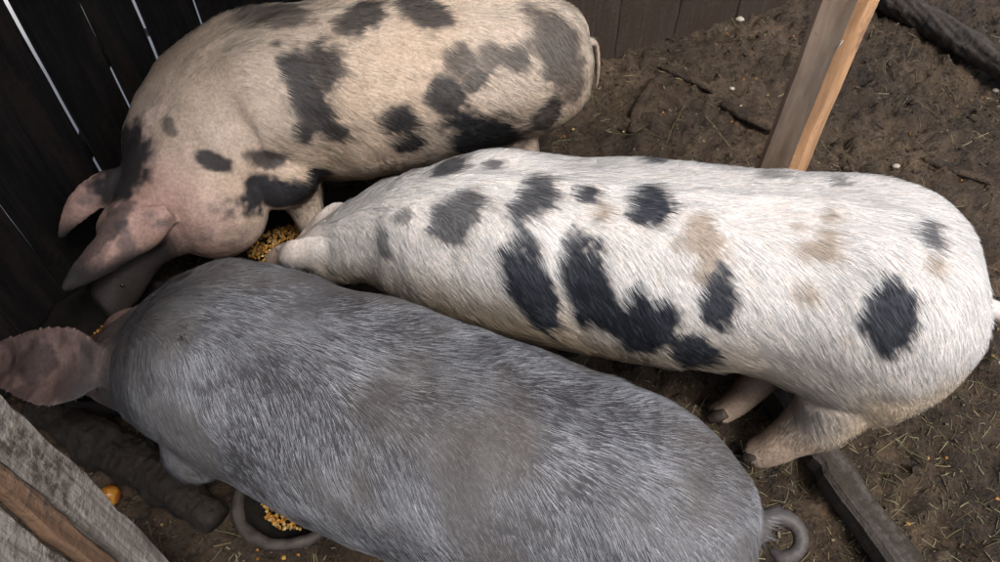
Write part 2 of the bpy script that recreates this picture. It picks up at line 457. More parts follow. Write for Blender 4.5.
CORN_V = np.array([(0, 0, .5), (.5, 0, .1), (.16, .5, .12), (-.42, .3, .1), (-.42, -.3, .1), (.16, -.5, .12), (0, 0, -.5), (.72, 0, 0)])
CORN_F = [(0, 7, 2), (0, 2, 3), (0, 3, 4), (0, 4, 5), (0, 5, 7), (6, 2, 7), (6, 3, 2), (6, 4, 3), (6, 5, 4), (6, 7, 5)]
def scatter_mesh(name, pos, V, F, size, tints, mat, parent=None):
    n = len(pos); V = np.asarray(V); k = len(V)
    q = rng.normal(size=(n, 4)); q /= np.linalg.norm(q, axis=1)[:, None]
    w, x, y, z = q.T
    Rm = np.stack([np.stack([1 - 2 * (y * y + z * z), 2 * (x * y - z * w), 2 * (x * z + y * w)], -1),
                   np.stack([2 * (x * y + z * w), 1 - 2 * (x * x + z * z), 2 * (y * z - x * w)], -1),
                   np.stack([2 * (x * z - y * w), 2 * (y * z + x * w), 1 - 2 * (x * x + y * y)], -1)], 1)
    A = np.einsum('nij,kj->nki', Rm, V) * size[:, None, None] + pos[:, None, :]
    f = (np.array(F)[None] + (np.arange(n) * k)[:, None, None]).reshape(-1, 3)
    me = mesh(name, A.reshape(-1, 3), f)
    c = me.attributes.new('tint', 'FLOAT_COLOR', 'POINT')
    c.data.foreach_set('color', np.column_stack([np.repeat(tints, k, 0), np.ones(n * k)]).astype(np.float32).ravel())
    return tag(link(name, me, mat, parent, smooth=False), kind='stuff')

def corn_tints(n):
    base = np.array([(.52, .25, .045), (.60, .34, .08), (.42, .18, .035), (.58, .40, .16)])
    return base[rng.integers(0, 4, n)] * rng.uniform(.4, 1.1, (n, 1))

def corn_pile(name, cx, cy, rx, ry, z, heap, n, label):
    a = rng.uniform(0, 2 * np.pi, n); r = np.sqrt(rng.uniform(0, 1, n))
    x, y = r * rx * np.cos(a), r * ry * np.sin(a)
    zz = z + heap * (1 - r * r) + rng.uniform(-.006, .006, n)
    o = scatter_mesh(name, np.column_stack([x, y, zz]), CORN_V, CORN_F, rng.uniform(.006, .0125, n), corn_tints(n), M['corn'])
    o.location = (cx, cy, 0)
    return tag(o, label, 'corn')

def tub(name, cx, cy, r, h, sx, sy, rot, mat, label, thick=.025, seed=0):
    v_, f_ = lathe([(.02, .012), (r * .8, .012), (r * .93, h * .4), (r, h * .9), (r + thick * .5, h), (r + thick, h * .9), (r + thick * .8, h * .4), (r * .85, -.02), (.02, -.02)][::-1], 96, sx, sy, .018, seed)
    v_ = np.array(v_); v_ = v_ * (1 + .05 * fbm(v_ + seed, .05, seed, 3) * (v_[:, 2] > .02))[:, None]
    e = link(name, mesh(name, v_, f_), mat, None, (cx, cy, 0), (0, 0, rot))
    return tag(e, label, 'trough')
tub('feed_trough', -.50, 1.60, .20, .12, 1.75, .72, R(14), M['rubber'], 'long black feed trough of corn between the tan pig and the white pig', seed=1)
corn_pile('corn_heap', -.56, 1.585, .28, .115, .024, .028, 1900, 'golden corn in the long trough between the tan and the white pig')
tub('feed_tub', -1.06, 1.17, .21, .12, 1.0, .95, 0, M['rubber'], 'round black feed tub under the heads of the tan and grey pigs', seed=2)
corn_pile('corn_heap', -1.04, 1.17, .165, .155, .022, .03, 1000, 'golden corn in the round tub under the heads of two pigs')
fb = tub('feed_bowl', -.50, .735, .125, .075, 1.0, .9, .3, M['rubber'], 'shallow dusty feed bowl half hidden under the grey pig', .012, seed=3)
v_, f_ = lathe([(.123, .070), (.128, .079), (.137, .0815), (.147, .079), (.153, .070), (.150, .058), (.138, .052), (.126, .058), (.123, .070)], 72, 1.0, .9, .012, 3)
v_ = np.array(v_); v_ = v_ + .0022 * fbm(v_, .03, 5, 3)[:, None]
link('rim', mesh('rim', v_, f_[:-144]), M['clay_rim'], fb)
corn_pile('corn_heap', -.50, .745, .095, .085, .02, .02, 420, 'golden corn in the small bowl half hidden under the grey pig')

ap = link('apple', mesh('apple', *lathe([(.001, .020), (.006, .026), (.014, .0295), (.024, .025), (.031, .010), (.032, -.004), (.026, -.020), (.016, -.028), (.007, -.028), (.001, -.023)][::-1], 28, 1, 1, .012, 4)), M['apple'], None, (-.985, .755, gz(-.985, .755) + .033), (R(55), R(25), 0))
ap.scale = (.82, .82, .82)
tag(ap, 'small yellow apple lying in the mud beside the ridged log', 'apple')
link('stalk', mesh('stalk', *tube([(0, 0, .018), (.001, .001, .028), (.003, .002, .036)], [.0016, .0014, .0018], 8, 6)), M['hoof'], ap)

# ------------------------------------------------------------------ pigs
def skin_mat(name, rough, specks):
    m, t, b = new_mat(name)
    a = N(t, 'ShaderNodeAttribute', attribute_name='skin_color')
    tc = N(t, 'ShaderNodeTexCoord')
    n = N(t, 'ShaderNodeTexNoise', Scale=120., Detail=5., Roughness=.65); t.links.new(tc.outputs['Object'], n.inputs['Vector'])
    n2 = N(t, 'ShaderNodeTexNoise', Scale=14., Detail=4., Roughness=.6); t.links.new(tc.outputs['Object'], n2.inputs['Vector'])
    c = mixc(t, 1., a.outputs['Color'], ramp(t, n.outputs[0], [(.3, (.72, .70, .68)), (.7, (1.2, 1.2, 1.2))]), 'MULTIPLY')
    c = mixc(t, 1., c, ramp(t, n2.outputs[0], [(.3, (.82, .80, .78)), (.7, (1.1, 1.1, 1.1))]), 'MULTIPLY')
    t.links.new(c, b.inputs['Base Color']); b.inputs['Roughness'].default_value = rough
    b.inputs['Specular IOR Level'].default_value = .3
    bump(t, b, n.outputs[0], .35, .003)
    return m

def hair_mat(name, rough=.45, spec=.35):
    m, t, b = new_mat(name)
    a = N(t, 'ShaderNodeAttribute', attribute_name='hair_color')
    t.links.new(a.outputs['Color'], b.inputs['Base Color'])
    b.inputs['Roughness'].default_value = rough; b.inputs['Specular IOR Level'].default_value = spec
    nb = N(t, 'ShaderNodeAttribute', attribute_name='lie_normal'); t.links.new(nb.outputs['Vector'], b.inputs['Normal'])
    return m

def body_rings(st, n=64, m=44):
    C = catmull(st, n); C[:, 2] = np.maximum(C[:, 2], .01)
    P = C[:, :2]; T = np.gradient(P, axis=0); T /= np.linalg.norm(T, axis=1)[:, None]
    rings = []
    th = np.linspace(0, 2 * np.pi, m, endpoint=False)
    for i in range(n):
        L = np.array([-T[i, 1], T[i, 0]]); w, zt, zb = C[i, 2:5]
        zc = zb + (zt - zb) * .47
        c, s = np.cos(th), np.sin(th)
        f = i / (n - 1.); e = .92; el = .55 + .37 * float(sstep(.14, .36, f))      # fuller hams at the rump
        lat = w * np.sign(c) * np.where(s > 0, np.abs(c) ** e, np.abs(c) ** el)
        z = np.where(s > 0, zc + (zt - zc) * np.abs(s) ** e, zc - (zc - zb) * np.abs(s) ** el)
        rings.append(np.column_stack([P[i, 0] + L[0] * lat, P[i, 1] + L[1] * lat, z]))
    return rings_mesh(rings)

def ellipsoid(c, r, rot=0.):
    v, f = lathe([(math.sin(a) , -math.cos(a)) for a in np.linspace(.12, math.pi - .12, 14)], 20)
    v = np.array(v) * np.array(r); cs, sn = math.cos(rot), math.sin(rot)
    v = np.column_stack([v[:, 0] * cs - v[:, 1] * sn, v[:, 0] * sn + v[:, 1] * cs, v[:, 2]]) + np.array(c)
    return v, f

def ear(base, tip, w, th, side, sag=(0, 0, 0), cup=.02):
    """cupped, tapering lop ear"""
    b, t = np.array(base, float), np.array(tip, float); sg = np.array(sag, float)
    C = catmull(np.column_stack([np.array([b, b + (t - b) * .25 + sg * .6, b + (t - b) * .55 + sg, b + (t - b) * .82 + sg * .7, t]), [.45, .97, .92, .62, .18]]), 26)
    P = C[:, :3]; T = np.gradient(P, axis=0); T /= np.linalg.norm(T, axis=1)[:, None]
    rings = []
    u = np.concatenate([np.linspace(-1, 1, 12), np.linspace(1, -1, 12)[1:-1]]); sg_ = np.concatenate([np.ones(12), -np.ones(10)])
    for i in range(26):
        a = np.array(side, float) - T[i] * np.dot(side, T[i]); a /= np.linalg.norm(a); nrm_ = np.cross(T[i], a)
        if nrm_[2] < 0: nrm_ = -nrm_
        hw = C[i, 3] * w / 2; thk = th / 2 * np.sqrt(np.clip(1 - (u * .68) ** 2, 0, 1)) * sg_
        wave = .006 * np.sin(i * .55 + 2 * u)
        off = thk - cup * C[i, 3] * (u * u - .3) + wave
        rings.append(P[i] + (hw * u)[:, None] * a + off[:, None] * nrm_)
    EARS.append((b, t, w))
    return rings_mesh(rings)
EARS = []

def build_pig(name, label, st, extra, legs, spots, skin_fn, hair_spec, seed, voxel=.0052, smooth=20):
    """one continuous skin surface; hooves, eyes and the coat are children"""
    st = np.array(st, float)
    base = Vector((float(np.mean(st[:9, 0])), float(np.mean(st[:9, 1])), 0)); bo = np.array(base)
    V, F = [], []
    def add(vf):
        v, f = vf; o = len(V); V.extend([np.array(p) - bo for p in v]); F.extend([tuple(i + o for i in q) for q in f])
    add(body_rings(st))
    for e in extra: add(e)
    for pts, rad in legs: add(tube(pts, rad, 30, 16))
    tmp = bpy.data.objects.new('tmp', mesh('tmp', V, F)); COL.objects.link(tmp)
    bm = bmesh.new(); bm.from_mesh(tmp.data); bmesh.ops.recalc_face_normals(bm, faces=bm.faces); bm.to_mesh(tmp.data); bm.free()
    md = tmp.modifiers.new('r', 'REMESH'); md.mode = 'VOXEL'; md.voxel_size = voxel
    ms = tmp.modifiers.new('s', 'SMOOTH'); ms.factor = .5; ms.iterations = smooth
    dg = bpy.context.evaluated_depsgraph_get()
    me = bpy.data.meshes.new_from_object(tmp.evaluated_get(dg))
    bpy.data.objects.remove(tmp)
    me.name = name + '_body'; me.materials.clear()
    nv = len(me.vertices)
    co = np.empty(nv * 3); me.vertices.foreach_get('co', co); co = co.reshape(-1, 3)
    no = np.empty(nv * 3); me.vertices.foreach_get('normal', no); no = no.reshape(-1, 3)
    # soft flesh: low folds and lumps

    axis_pts = catmull(st, 90)[:, [0, 1, 3, 4]]
    def stripe(p, n):
        """where along and around the body a skin point lies"""
        d = (p[:, None, 0] - axis_pts[None, :, 0]) ** 2 + (p[:, None, 1] - axis_pts[None, :, 1]) ** 2
        k = d.argmin(1)
        t = -(axis_pts[np.minimum(k + 1, 89), :2] - axis_pts[np.maximum(k - 1, 0), :2])      # towards the tail
        t /= np.linalg.norm(t, axis=1)[:, None] + 1e-9
        lat = np.column_stack([-t[:, 1], t[:, 0]])
        off = ((p[:, :2] - axis_pts[k, :2]) * lat).sum(1)
        zr = (p[:, 2] - axis_pts[k, 3]) / (axis_pts[k, 2] - axis_pts[k, 3])
        ta = ((p[:, :2] - axis_pts[0, :2]) * t).sum(1) + .12 * (np.abs(off) > .2)
        stripe.tail = (k == 0) & (ta > .012)
        return k / 89., t, lat, off, zr
    # soft flesh: low lumps, hips, shoulder blades, spine, hollows and neck folds
    bk, bt, _, bo_, bz = stripe(co + bo, no); ab = np.abs(bo_)
    ki = np.rint(bk * 89).astype(int); sl_ = np.linalg.norm(np.gradient(axis_pts[:, :2], axis=0), axis=1)
    bk = bk - np.clip((((co + bo)[:, :2] - axis_pts[ki, :2]) * bt).sum(1) / sl_[ki], -1.5, 1.5) / 89.; G = lambda x, c, w_: np.exp(-((x - c) / w_) ** 2)
    top = sstep(.45, .8, bz)
    dsp = .006 * noise(co, .16, seed) + .0025 * noise(co, .05, seed + 1)
    dsp += top * (.008 * G(bk, .20, .04) * G(ab, .12, .04) + .016 * G(bk, .50, .035) * G(ab, .105, .045) + .005 * G(ab, 0, .018) * sstep(.1, .18, bk) * sstep(.6, .5, bk))
    dsp -= sstep(.25, .6, bz) * (.012 * G(bk, .275, .035) * G(ab, .17, .06) + .011 * G(bk, .43, .025) * sstep(.03, .10, ab))
    dsp += sstep(.1, .5, bz) * (-.004 * G(bk, .585, .018) - .003 * G(bk, .635, .016))
    co = co + no * dsp[:, None]
    me.vertices.foreach_set('co', co.ravel()); me.update()
    no = np.empty(nv * 3); me.vertices.foreach_get('normal', no); no = no.reshape(-1, 3)
    spec_edge = skin_fn.get('edge', (1.14, .80))
    def spot_mask(p):
        out = np.zeros(len(p))
        jit = .30 * fbm(p, .035, seed + 30, 2) + .18 * noise(p, .012, seed + 40)
        for (c, a, b, soft) in spots:
            c, a, b = (np.array(q) for q in (c, a, b)); la, lb = np.linalg.norm(a), np.linalg.norm(b)
            q = p - c
            nn = np.cross(a / la, b / lb); nn /= np.linalg.norm(nn) + 1e-9
            bb = np.cross(nn, a / la)
            r = np.sqrt((q @ (a / la) / la) ** 2 + (q @ bb / lb) ** 2 + (q @ nn / (2.2 * max(la, lb))) ** 2)
            out = np.maximum(out, soft * sstep(*spec_edge, r + jit * (1. if la > .02 else .3)))
        return out
    ears = [e for e in EARS if np.linalg.norm(e[0] - np.append(st[9, :2], .45)) < .35]
    def ear_mask(p):
        m_ = np.zeros(len(p))
        for b_, t_, w_ in ears:
            d_ = t_ - b_; q = np.clip(((p - b_) @ d_) / (d_ @ d_), .02, 1.1)
            r_ = np.linalg.norm(p - (b_ + q[:, None] * d_), axis=1) / (w_ * .62)
            m_ = np.maximum(m_, sstep(1.0, .85, r_) * sstep(.05, .25, q))
        return m_
    root = empty(name, base); tag(root, label, 'pig', 'pigs feeding in the pen')
    body = link('body', me, skin_fn['skin'], root)
    wp = co + bo
    inf = stripe(wp, no); sm = spot_mask(wp)
    sc, _ = skin_fn['color'](wp, no, inf, sm)
    a = me.attributes.new('skin_color', 'FLOAT_COLOR', 'POINT')
    a.data.foreach_set('color', np.column_stack([sc, np.ones(nv)]).astype(np.float32).ravel())
    # coat
    me.calc_loop_triangles()
    nt_ = len(me.loop_triangles); tri = np.empty(nt_ * 3, np.int32); me.loop_triangles.foreach_get('vertices', tri); tri = tri.reshape(-1, 3)
    A, B, Cc = co[tri[:, 0]], co[tri[:, 1]], co[tri[:, 2]]
    ar = np.linalg.norm(np.cross(B - A, Cc - A), axis=1); ar /= ar.sum()
    n = hair_spec['n']
    ti = rng.choice(nt_, n, p=ar); u, v = rng.random(n), rng.random(n); s_ = u + v > 1; u[s_], v[s_] = 1 - u[s_], 1 - v[s_]
    p = A[ti] + (B - A)[ti] * u[:, None] + (Cc - A)[ti] * v[:, None]
    nn = no[tri[ti, 0]]; nn = nn / (np.linalg.norm(nn, axis=1)[:, None] + 1e-9)
    w = p + bo
    inf = stripe(w, nn); sm = spot_mask(w)
    k, t, lat, off, zr = inf
    _, hc = skin_fn['color'](w, nn, inf, sm)
    dens, length = hair_spec['shape'](w, nn, inf)
    length = np.where(stripe.tail, .010, length); hc = np.where(stripe.tail[:, None], hc * .75, hc)
    em = ear_mask(w); length = length * (1 - em) + .006 * em; dens = dens * (1 - .6 * em)
    keep = rng.random(n) < dens
    p, nn, w, k, t, lat, off, zr, hc, length = (q[keep] for q in (p, nn, w, k, t, lat, off, zr, hc, length))
    n = len(p)
    # lie: towards the tail, turning down over the flanks
    side = np.sign(off); dn = sstep(.0, .16, np.abs(off)) * hair_spec.get('fall', .9)
    flow = np.column_stack([t[:, 0] + lat[:, 0] * side * dn * .8, t[:, 1] + lat[:, 1] * side * dn * .8, -dn * .8])
    leg = zr < .0
    flow[leg] = flow[leg] * .25 + np.array([0, 0, -1.])
    sw = np.column_stack([noise(w, .11, seed + 51), noise(w, .11, seed + 52), noise(w, .11, seed + 53)]) * .38
    cl = np.column_stack([noise(w, .022, seed + 61), noise(w, .022, seed + 62), noise(w, .022, seed + 63)]) * .38
    flow = flow + (sw + cl) * hair_spec['swirl'] + rng.normal(0, .10, (n, 3))
    flow -= nn * (flow * nn).sum(1)[:, None]; flow /= np.linalg.norm(flow, axis=1)[:, None] + 1e-9
    lift = hair_spec['lift'] * rng.uniform(.5, 1.6, n)
    L = length * rng.uniform(.55, 1.2, n)
    pts = np.empty((n, 4, 3))
    for i, q in enumerate((0., .33, .67, 1.)):
        pts[:, i] = p - nn * .001 + flow * (L * q)[:, None] + nn * (L * lift * (q - .55 * q * q))[:, None]
    cell = hair_spec.get('clump', .009)
    key = np.floor((w + .4 * cell * np.column_stack([noise(w, cell * 2, 301), noise(w, cell * 2, 302), noise(w, cell * 2, 303)])) / cell).astype(np.int64)
    _, inv = np.unique(key[:, 0] * 7919 * 7919 + key[:, 1] * 7919 + key[:, 2], return_inverse=True)
    cnt = np.bincount(inv)
    for i, q in ((1, .22), (2, .45), (3, .62)):
        cen = np.stack([np.bincount(inv, pts[:, i, a_]) for a_ in range(3)], 1) / cnt[:, None]
        pts[:, i] += (cen[inv] - pts[:, i]) * q * hair_spec.get('clump_amt', .8)
    hc = hc * (1 + hair_spec.get('streak', .2) * np.random.default_rng(seed).uniform(-1, 1, len(cnt))[inv])[:, None]
    cu = bpy.data.hair_curves.new(name + '_coat'); cu.add_curves([4] * n)
    cu.points.foreach_set('position', pts.astype(np.float32).ravel())
    ra = cu.attributes.get('radius') or cu.attributes.new('radius', 'FLOAT', 'POINT')
    rad = np.array([1., .85, .6, .15])[None] * (hair_spec['radius'] * rng.uniform(.7, 1.2, n))[:, None]
    ra.data.foreach_set('value', rad.astype(np.float32).ravel())
    ca = cu.attributes.new('hair_color', 'FLOAT_COLOR', 'CURVE')
    ca.data.foreach_set('color', np.column_stack([hc, np.ones(n)]).astype(np.float32).ravel())
    ln = nn + .22 * flow * rng.normal(0, 1, (n, 1)) + rng.normal(0, .16, (n, 3)); ln /= np.linalg.norm(ln, axis=1)[:, None]
    la = cu.attributes.new('lie_normal', 'FLOAT_VECTOR', 'CURVE'); la.data.foreach_set('vector', ln.astype(np.float32).ravel())
    ho = bpy.data.objects.new('coat', cu); COL.objects.link(ho); cu.materials.append(skin_fn['hair']); ho.parent = root
    tag(ho, kind='stuff')
    # hooves: two toes on every foot
    for pts_, rad_ in legs:
        f = np.array(pts_[-1]) - bo; g = np.array(pts_[-2]) - bo
        fw = np.array([*(-inf[1].mean(0)), 0.]); fw /= np.linalg.norm(fw); sd = np.array([-fw[1], fw[0], 0])
        for s_ in (-1, 1):
            c0 = f + sd * s_ * .015
            v_, f_ = tube([c0 + np.array([0, 0, .042]) - fw * .012, c0 + np.array([0, 0, .022]) + fw * .004, c0 + np.array([0, 0, .0]) + fw * .02], [.013, .0165, .012], 12, 10)
            link('hoof', mesh('hoof', v_, f_), M['hoof'], root)
    # eyes at the sides of the head
    for e in skin_fn.get('eyes', []):
        v_, f_ = ellipsoid(np.array(e) - bo, (.008, .008, .007)); link('eye', mesh('eye', v_, f_), M['bristle_eye'], root)
    return root

def lerp(a, b, f): return a * (1 - f)[:, None] + np.asarray(b) * f[:, None]

# ---- white spotted pig
ST_W = [(1.05, .985, .07, .52, .37), (1.02, .99, .175, .60, .265), (.955, 1.015, .24, .67, .20), (.83, 1.058, .255, .71, .20), (.62, 1.112, .24, .70, .255),
        (.40, 1.14, .24, .69, .235), (.18, 1.18, .23, .68, .235), (-.02, 1.218, .21, .66, .25), (-.18, 1.252, .178, .615, .265),
        (-.30, 1.285, .13, .54, .28), (-.41, 1.315, .105, .45, .24), (-.51, 1.35, .085, .35, .17), (-.60, 1.395, .055, .24, .11), (-.65, 1.42, .052, .20, .09), (-.665, 1.43, .04, .19, .10)]
LEG_W = [([(.90, .98, .48), (.87, .94, .40), (.81, .90, .29), (.775, .87, .20), (.71, .855, .10), (.655, .855, .03)], [.05, .10, .10, .075, .05, .036]),
         ([(.90, 1.12, .50), (.86, 1.14, .42), (.80, 1.12, .33), (.76, 1.08, .22), (.65, 1.0, .10), (.585, .97, .03)], [.05, .10, .085, .055, .040, .034]),
         ([(-.02, 1.17, .46), (-.02, 1.16, .36), (-.03, 1.16, .26), (-.05, 1.17, .16), (-.06, 1.17, .08), (-.07, 1.17, .03)], [.05, .085, .065, .042, .036, .032]),
         ([(.04, 1.33, .46), (.04, 1.36, .36), (.03, 1.37, .26), (.02, 1.37, .16), (.01, 1.37, .08), (.0, 1.37, .03)], [.05, .085, .065, .042, .036, .032])]
EX_W = [ellipsoid((.85, .975, .34), (.17, .14, .16), .1), ellipsoid((.90, 1.16, .43), (.15, .10, .15), 0), ellipsoid((-.02, 1.15, .42), (.14, .085, .16), 0), ellipsoid((.02, 1.34, .42), (.14, .09, .16), 0),
        ear((-.43, 1.245, .40), (-.605, 1.345, .28), .09, .013, (.2, .3, .9), (-.02, -.03, .0)), ear((-.39, 1.37, .40), (-.58, 1.40, .22), .10, .013, (.2, .4, .9), (0, .02, .0)),
        tube([(1.06, .99, .49), (1.11, .98, .48), (1.145, .95, .46), (1.155, .91, .44), (1.13, .885, .43), (1.09, .88, .425)], [.024, .018, .015, .013, .012, .008], 26, 10)]
# ---- tan spotted pig
ST_T = [(.265, 2.01, .04, .48, .41), (.235, 2.0, .13, .57, .34), (.15, 1.975, .195, .64, .30), (.01, 1.935, .24, .685, .27), (-.19, 1.88, .26, .70, .23),
        (-.41, 1.82, .27, .71, .22), (-.61, 1.77, .255, .71, .24), (-.775, 1.69, .235, .68, .26), (-.865, 1.57, .215, .61, .22),
        (-.93, 1.465, .165, .52, .20), (-1.0, 1.385, .10, .42, .19), (-1.06, 1.30, .06, .28, .12), (-1.10, 1.245, .054, .215, .10), (-1.108, 1.235, .04, .20, .11)]
LEG_T = [([(.13, 1.88, .50), (.08, 1.84, .42), (.04, 1.81, .32), (.07, 1.80, .22), (.05, 1.81, .10), (.03, 1.82, .03)], [.05, .10, .082, .052, .038, .033]),
         ([(.14, 2.06, .50), (.11, 2.09, .42), (.08, 2.10, .32), (.12, 2.10, .22), (.11, 2.09, .10), (.09, 2.09, .03)], [.05, .10, .082, .052, .038, .033]),
         ([(-.62, 1.66, .46), (-.61, 1.62, .36), (-.60, 1.60, .27), (-.585, 1.575, .18), (-.58, 1.565, .10), (-.585, 1.56, .055)], [.05, .085, .07, .045, .038, .034]),
         ([(-.70, 1.86, .46), (-.70, 1.88, .36), (-.70, 1.88, .26), (-.72, 1.88, .16), (-.72, 1.88, .08), (-.73, 1.88, .03)], [.05, .085, .07, .042, .036, .032])]
EX_T = [ellipsoid((.08, 1.86, .43), (.15, .10, .15), .2), ellipsoid((.14, 2.08, .43), (.15, .10, .15), .2), ellipsoid((-.66, 1.62, .42), (.13, .09, .16), .3), ellipsoid((-.72, 1.85, .42), (.13, .09, .16), .3),
        ellipsoid((-.815, 1.49, .33), (.155, .165, .18), .6), ellipsoid((-.63, 1.555, .36), (.11, .09, .11), .2), ellipsoid((-.965, 1.345, .375), (.095, .085, .075), .5),
        ear((-.85, 1.34, .425), (-1.125, 1.185, .30), .118, .016, (.4, .6, .75), (-.0, .0, .015), .03), ear((-1.0, 1.47, .45), (-1.185, 1.345, .32), .095, .016, (-.7, .4, .7), (-.01, .0, .02), .015),
        tube([(.245, 2.01, .48), (.285, 2.03, .475), (.305, 2.045, .45), (.315, 2.04, .40), (.318, 2.03, .34), (.316, 2.02, .30)], [.024, .014, .010, .009, .008, .005], 24, 10)]
# ---- grey pig
ST_G = [(.462, .46, .04, .47, .39), (.432, .47, .125, .56, .32), (.355, .495, .185, .62, .29), (.23, .54, .22, .665, .27), (.04, .615, .235, .68, .25),
        (-.18, .70, .24, .685, .25), (-.40, .79, .235, .69, .26), (-.58, .865, .215, .67, .27), (-.71, .905, .18, .61, .27),
        (-.81, .935, .135, .51, .25), (-.90, .97, .11, .42, .20), (-.99, 1.02, .085, .32, .14), (-1.07, 1.08, .056, .22, .10), (-1.10, 1.11, .053, .19, .09), (-1.11, 1.12, .04, .18, .10)]
LEG_G = [([(.30, .44, .50), (.25, .41, .42), (.22, .39, .32), (.25, .38, .22), (.23, .38, .10), (.21, .39, .03)], [.05, .10, .082, .052, .038, .033]),
         ([(.34, .60, .50), (.31, .63, .42), (.28, .64, .32), (.31, .64, .22), (.29, .63, .10), (.27, .63, .03)], [.05, .10, .082, .052, .038, .033]),
         ([(-.62, .78, .46), (-.64, .745, .36), (-.67, .755, .26), (-.70, .79, .16), (-.72, .83, .08), (-.73, .84, .03)], [.05, .085, .068, .042, .036, .032]),
         ([(-.55, .97, .46), (-.56, 1.0, .36), (-.58, 1.02, .26), (-.60, 1.02, .16), (-.61, 1.02, .08), (-.62, 1.02, .03)], [.05, .085, .068, .042, .036, .032])]
EX_G = [ellipsoid((.28, .43, .43), (.15, .10, .15), -.3), ellipsoid((.33, .60, .43), (.15, .10, .15), -.3), ellipsoid((-.62, .79, .42), (.13, .085, .16), -.3), ellipsoid((-.55, .98, .42), (.13, .085, .16), -.3),
        ear((-.83, .845, .46), (-1.22, .985, .30), .18, .023, (.35, .7, .5), (-.0, -.02, .01), -.030), ear((-.85, 1.01, .40), (-1.0, 1.09, .27), .10, .013, (.6, .7, .2), (0, .01, .01)),
        tube([(.42, .48, .45), (0.470, 0.497, 0.455), (0.492, 0.521, 0.460), (0.526, 0.523, 0.460), (0.551, 0.500, 0.455), (0.544, 0.467, 0.445), (0.514, 0.456, 0.435), (0.496, 0.476, 0.430)], [.03, .022, .0175, .0165, .0155, .0145, .013, .008], 44, 12)]

SPOTS_W, SPOTS_T, SPOTS_G = [], [], []
# SPOTS-BEGIN
SPOTS_W = [    # centre, half axes, strength
    ((-0.103, 1.128, 0.626), (0.058, -0.020, 0.017), (-0.002, 0.069, 0.015), 0.85),
    ((0.067, 1.152, 0.667), (0.056, 0.006, 0.007), (0.001, 0.060, 0.006), 0.92),
    ((0.179, 1.149, 0.679), (0.025, -0.012, -0.000), (-0.008, -0.030, -0.012), 0.95),
    ((0.315, 1.108, 0.684), (0.047, -0.004, 0.004), (-0.003, -0.058, -0.015), 1.00),
    ((0.342, 1.277, 0.662), (0.028, 0.013, -0.006), (-0.005, -0.037, 0.015), 0.90),
    ((-0.123, 1.289, 0.633), (0.049, 0.006, 0.013), (0.000, -0.044, 0.009), 0.90),
    ((-0.020, 1.265, 0.657), (0.032, 0.007, 0.003), (0.000, -0.023, 0.003), 0.80),
    ((-0.223, 1.176, 0.583), (0.024, -0.006, 0.013), (0.001, -0.017, -0.008), 0.60),
    ((-0.274, 1.150, 0.520), (0.018, -0.008, 0.009), (-0.002, -0.016, -0.031), 0.70),
    ((0.063, 0.995, 0.540), (0.053, -0.027, -0.127), (0.047, 0.005, 0.025), 1.00),
    ((0.032, 1.031, 0.592), (0.015, -0.025, -0.031), (0.028, 0.002, 0.011), 0.90),
    ((0.185, 0.981, 0.572), (0.035, -0.039, -0.099), (0.052, -0.005, 0.026), 1.00),
    ((0.173, 1.016, 0.610), (-0.004, 0.030, 0.021), (0.028, -0.006, 0.007), 0.85),
    ((0.300, 0.921, 0.506), (0.069, -0.020, -0.020), (-0.004, -0.003, -0.100), 1.00),
    ((0.232, 0.944, 0.515), (0.033, -0.015, -0.031), (-0.016, -0.001, -0.051), 1.00),
    ((0.420, 0.892, 0.449), (0.063, -0.004, -0.002), (0.012, -0.000, -0.073), 1.00),
    ((0.447, 0.929, 0.591), (0.014, -0.033, -0.068), (0.039, -0.002, 0.006), 1.00),
    ((0.772, 0.867, 0.612), (0.016, -0.042, -0.073), (0.051, -0.000, 0.010), 1.00),
    ((0.864, 1.012, 0.698), (0.035, -0.012, -0.010), (-0.021, -0.029, -0.003), 0.85),
    ((0.594, 1.213, 0.678), (0.037, -0.001, 0.001), (-0.008, -0.026, 0.009), 0.50),
    ((0.722, 1.174, 0.694), (0.026, -0.022, 0.006), (-0.009, -0.020, 0.004), 0.65),
]
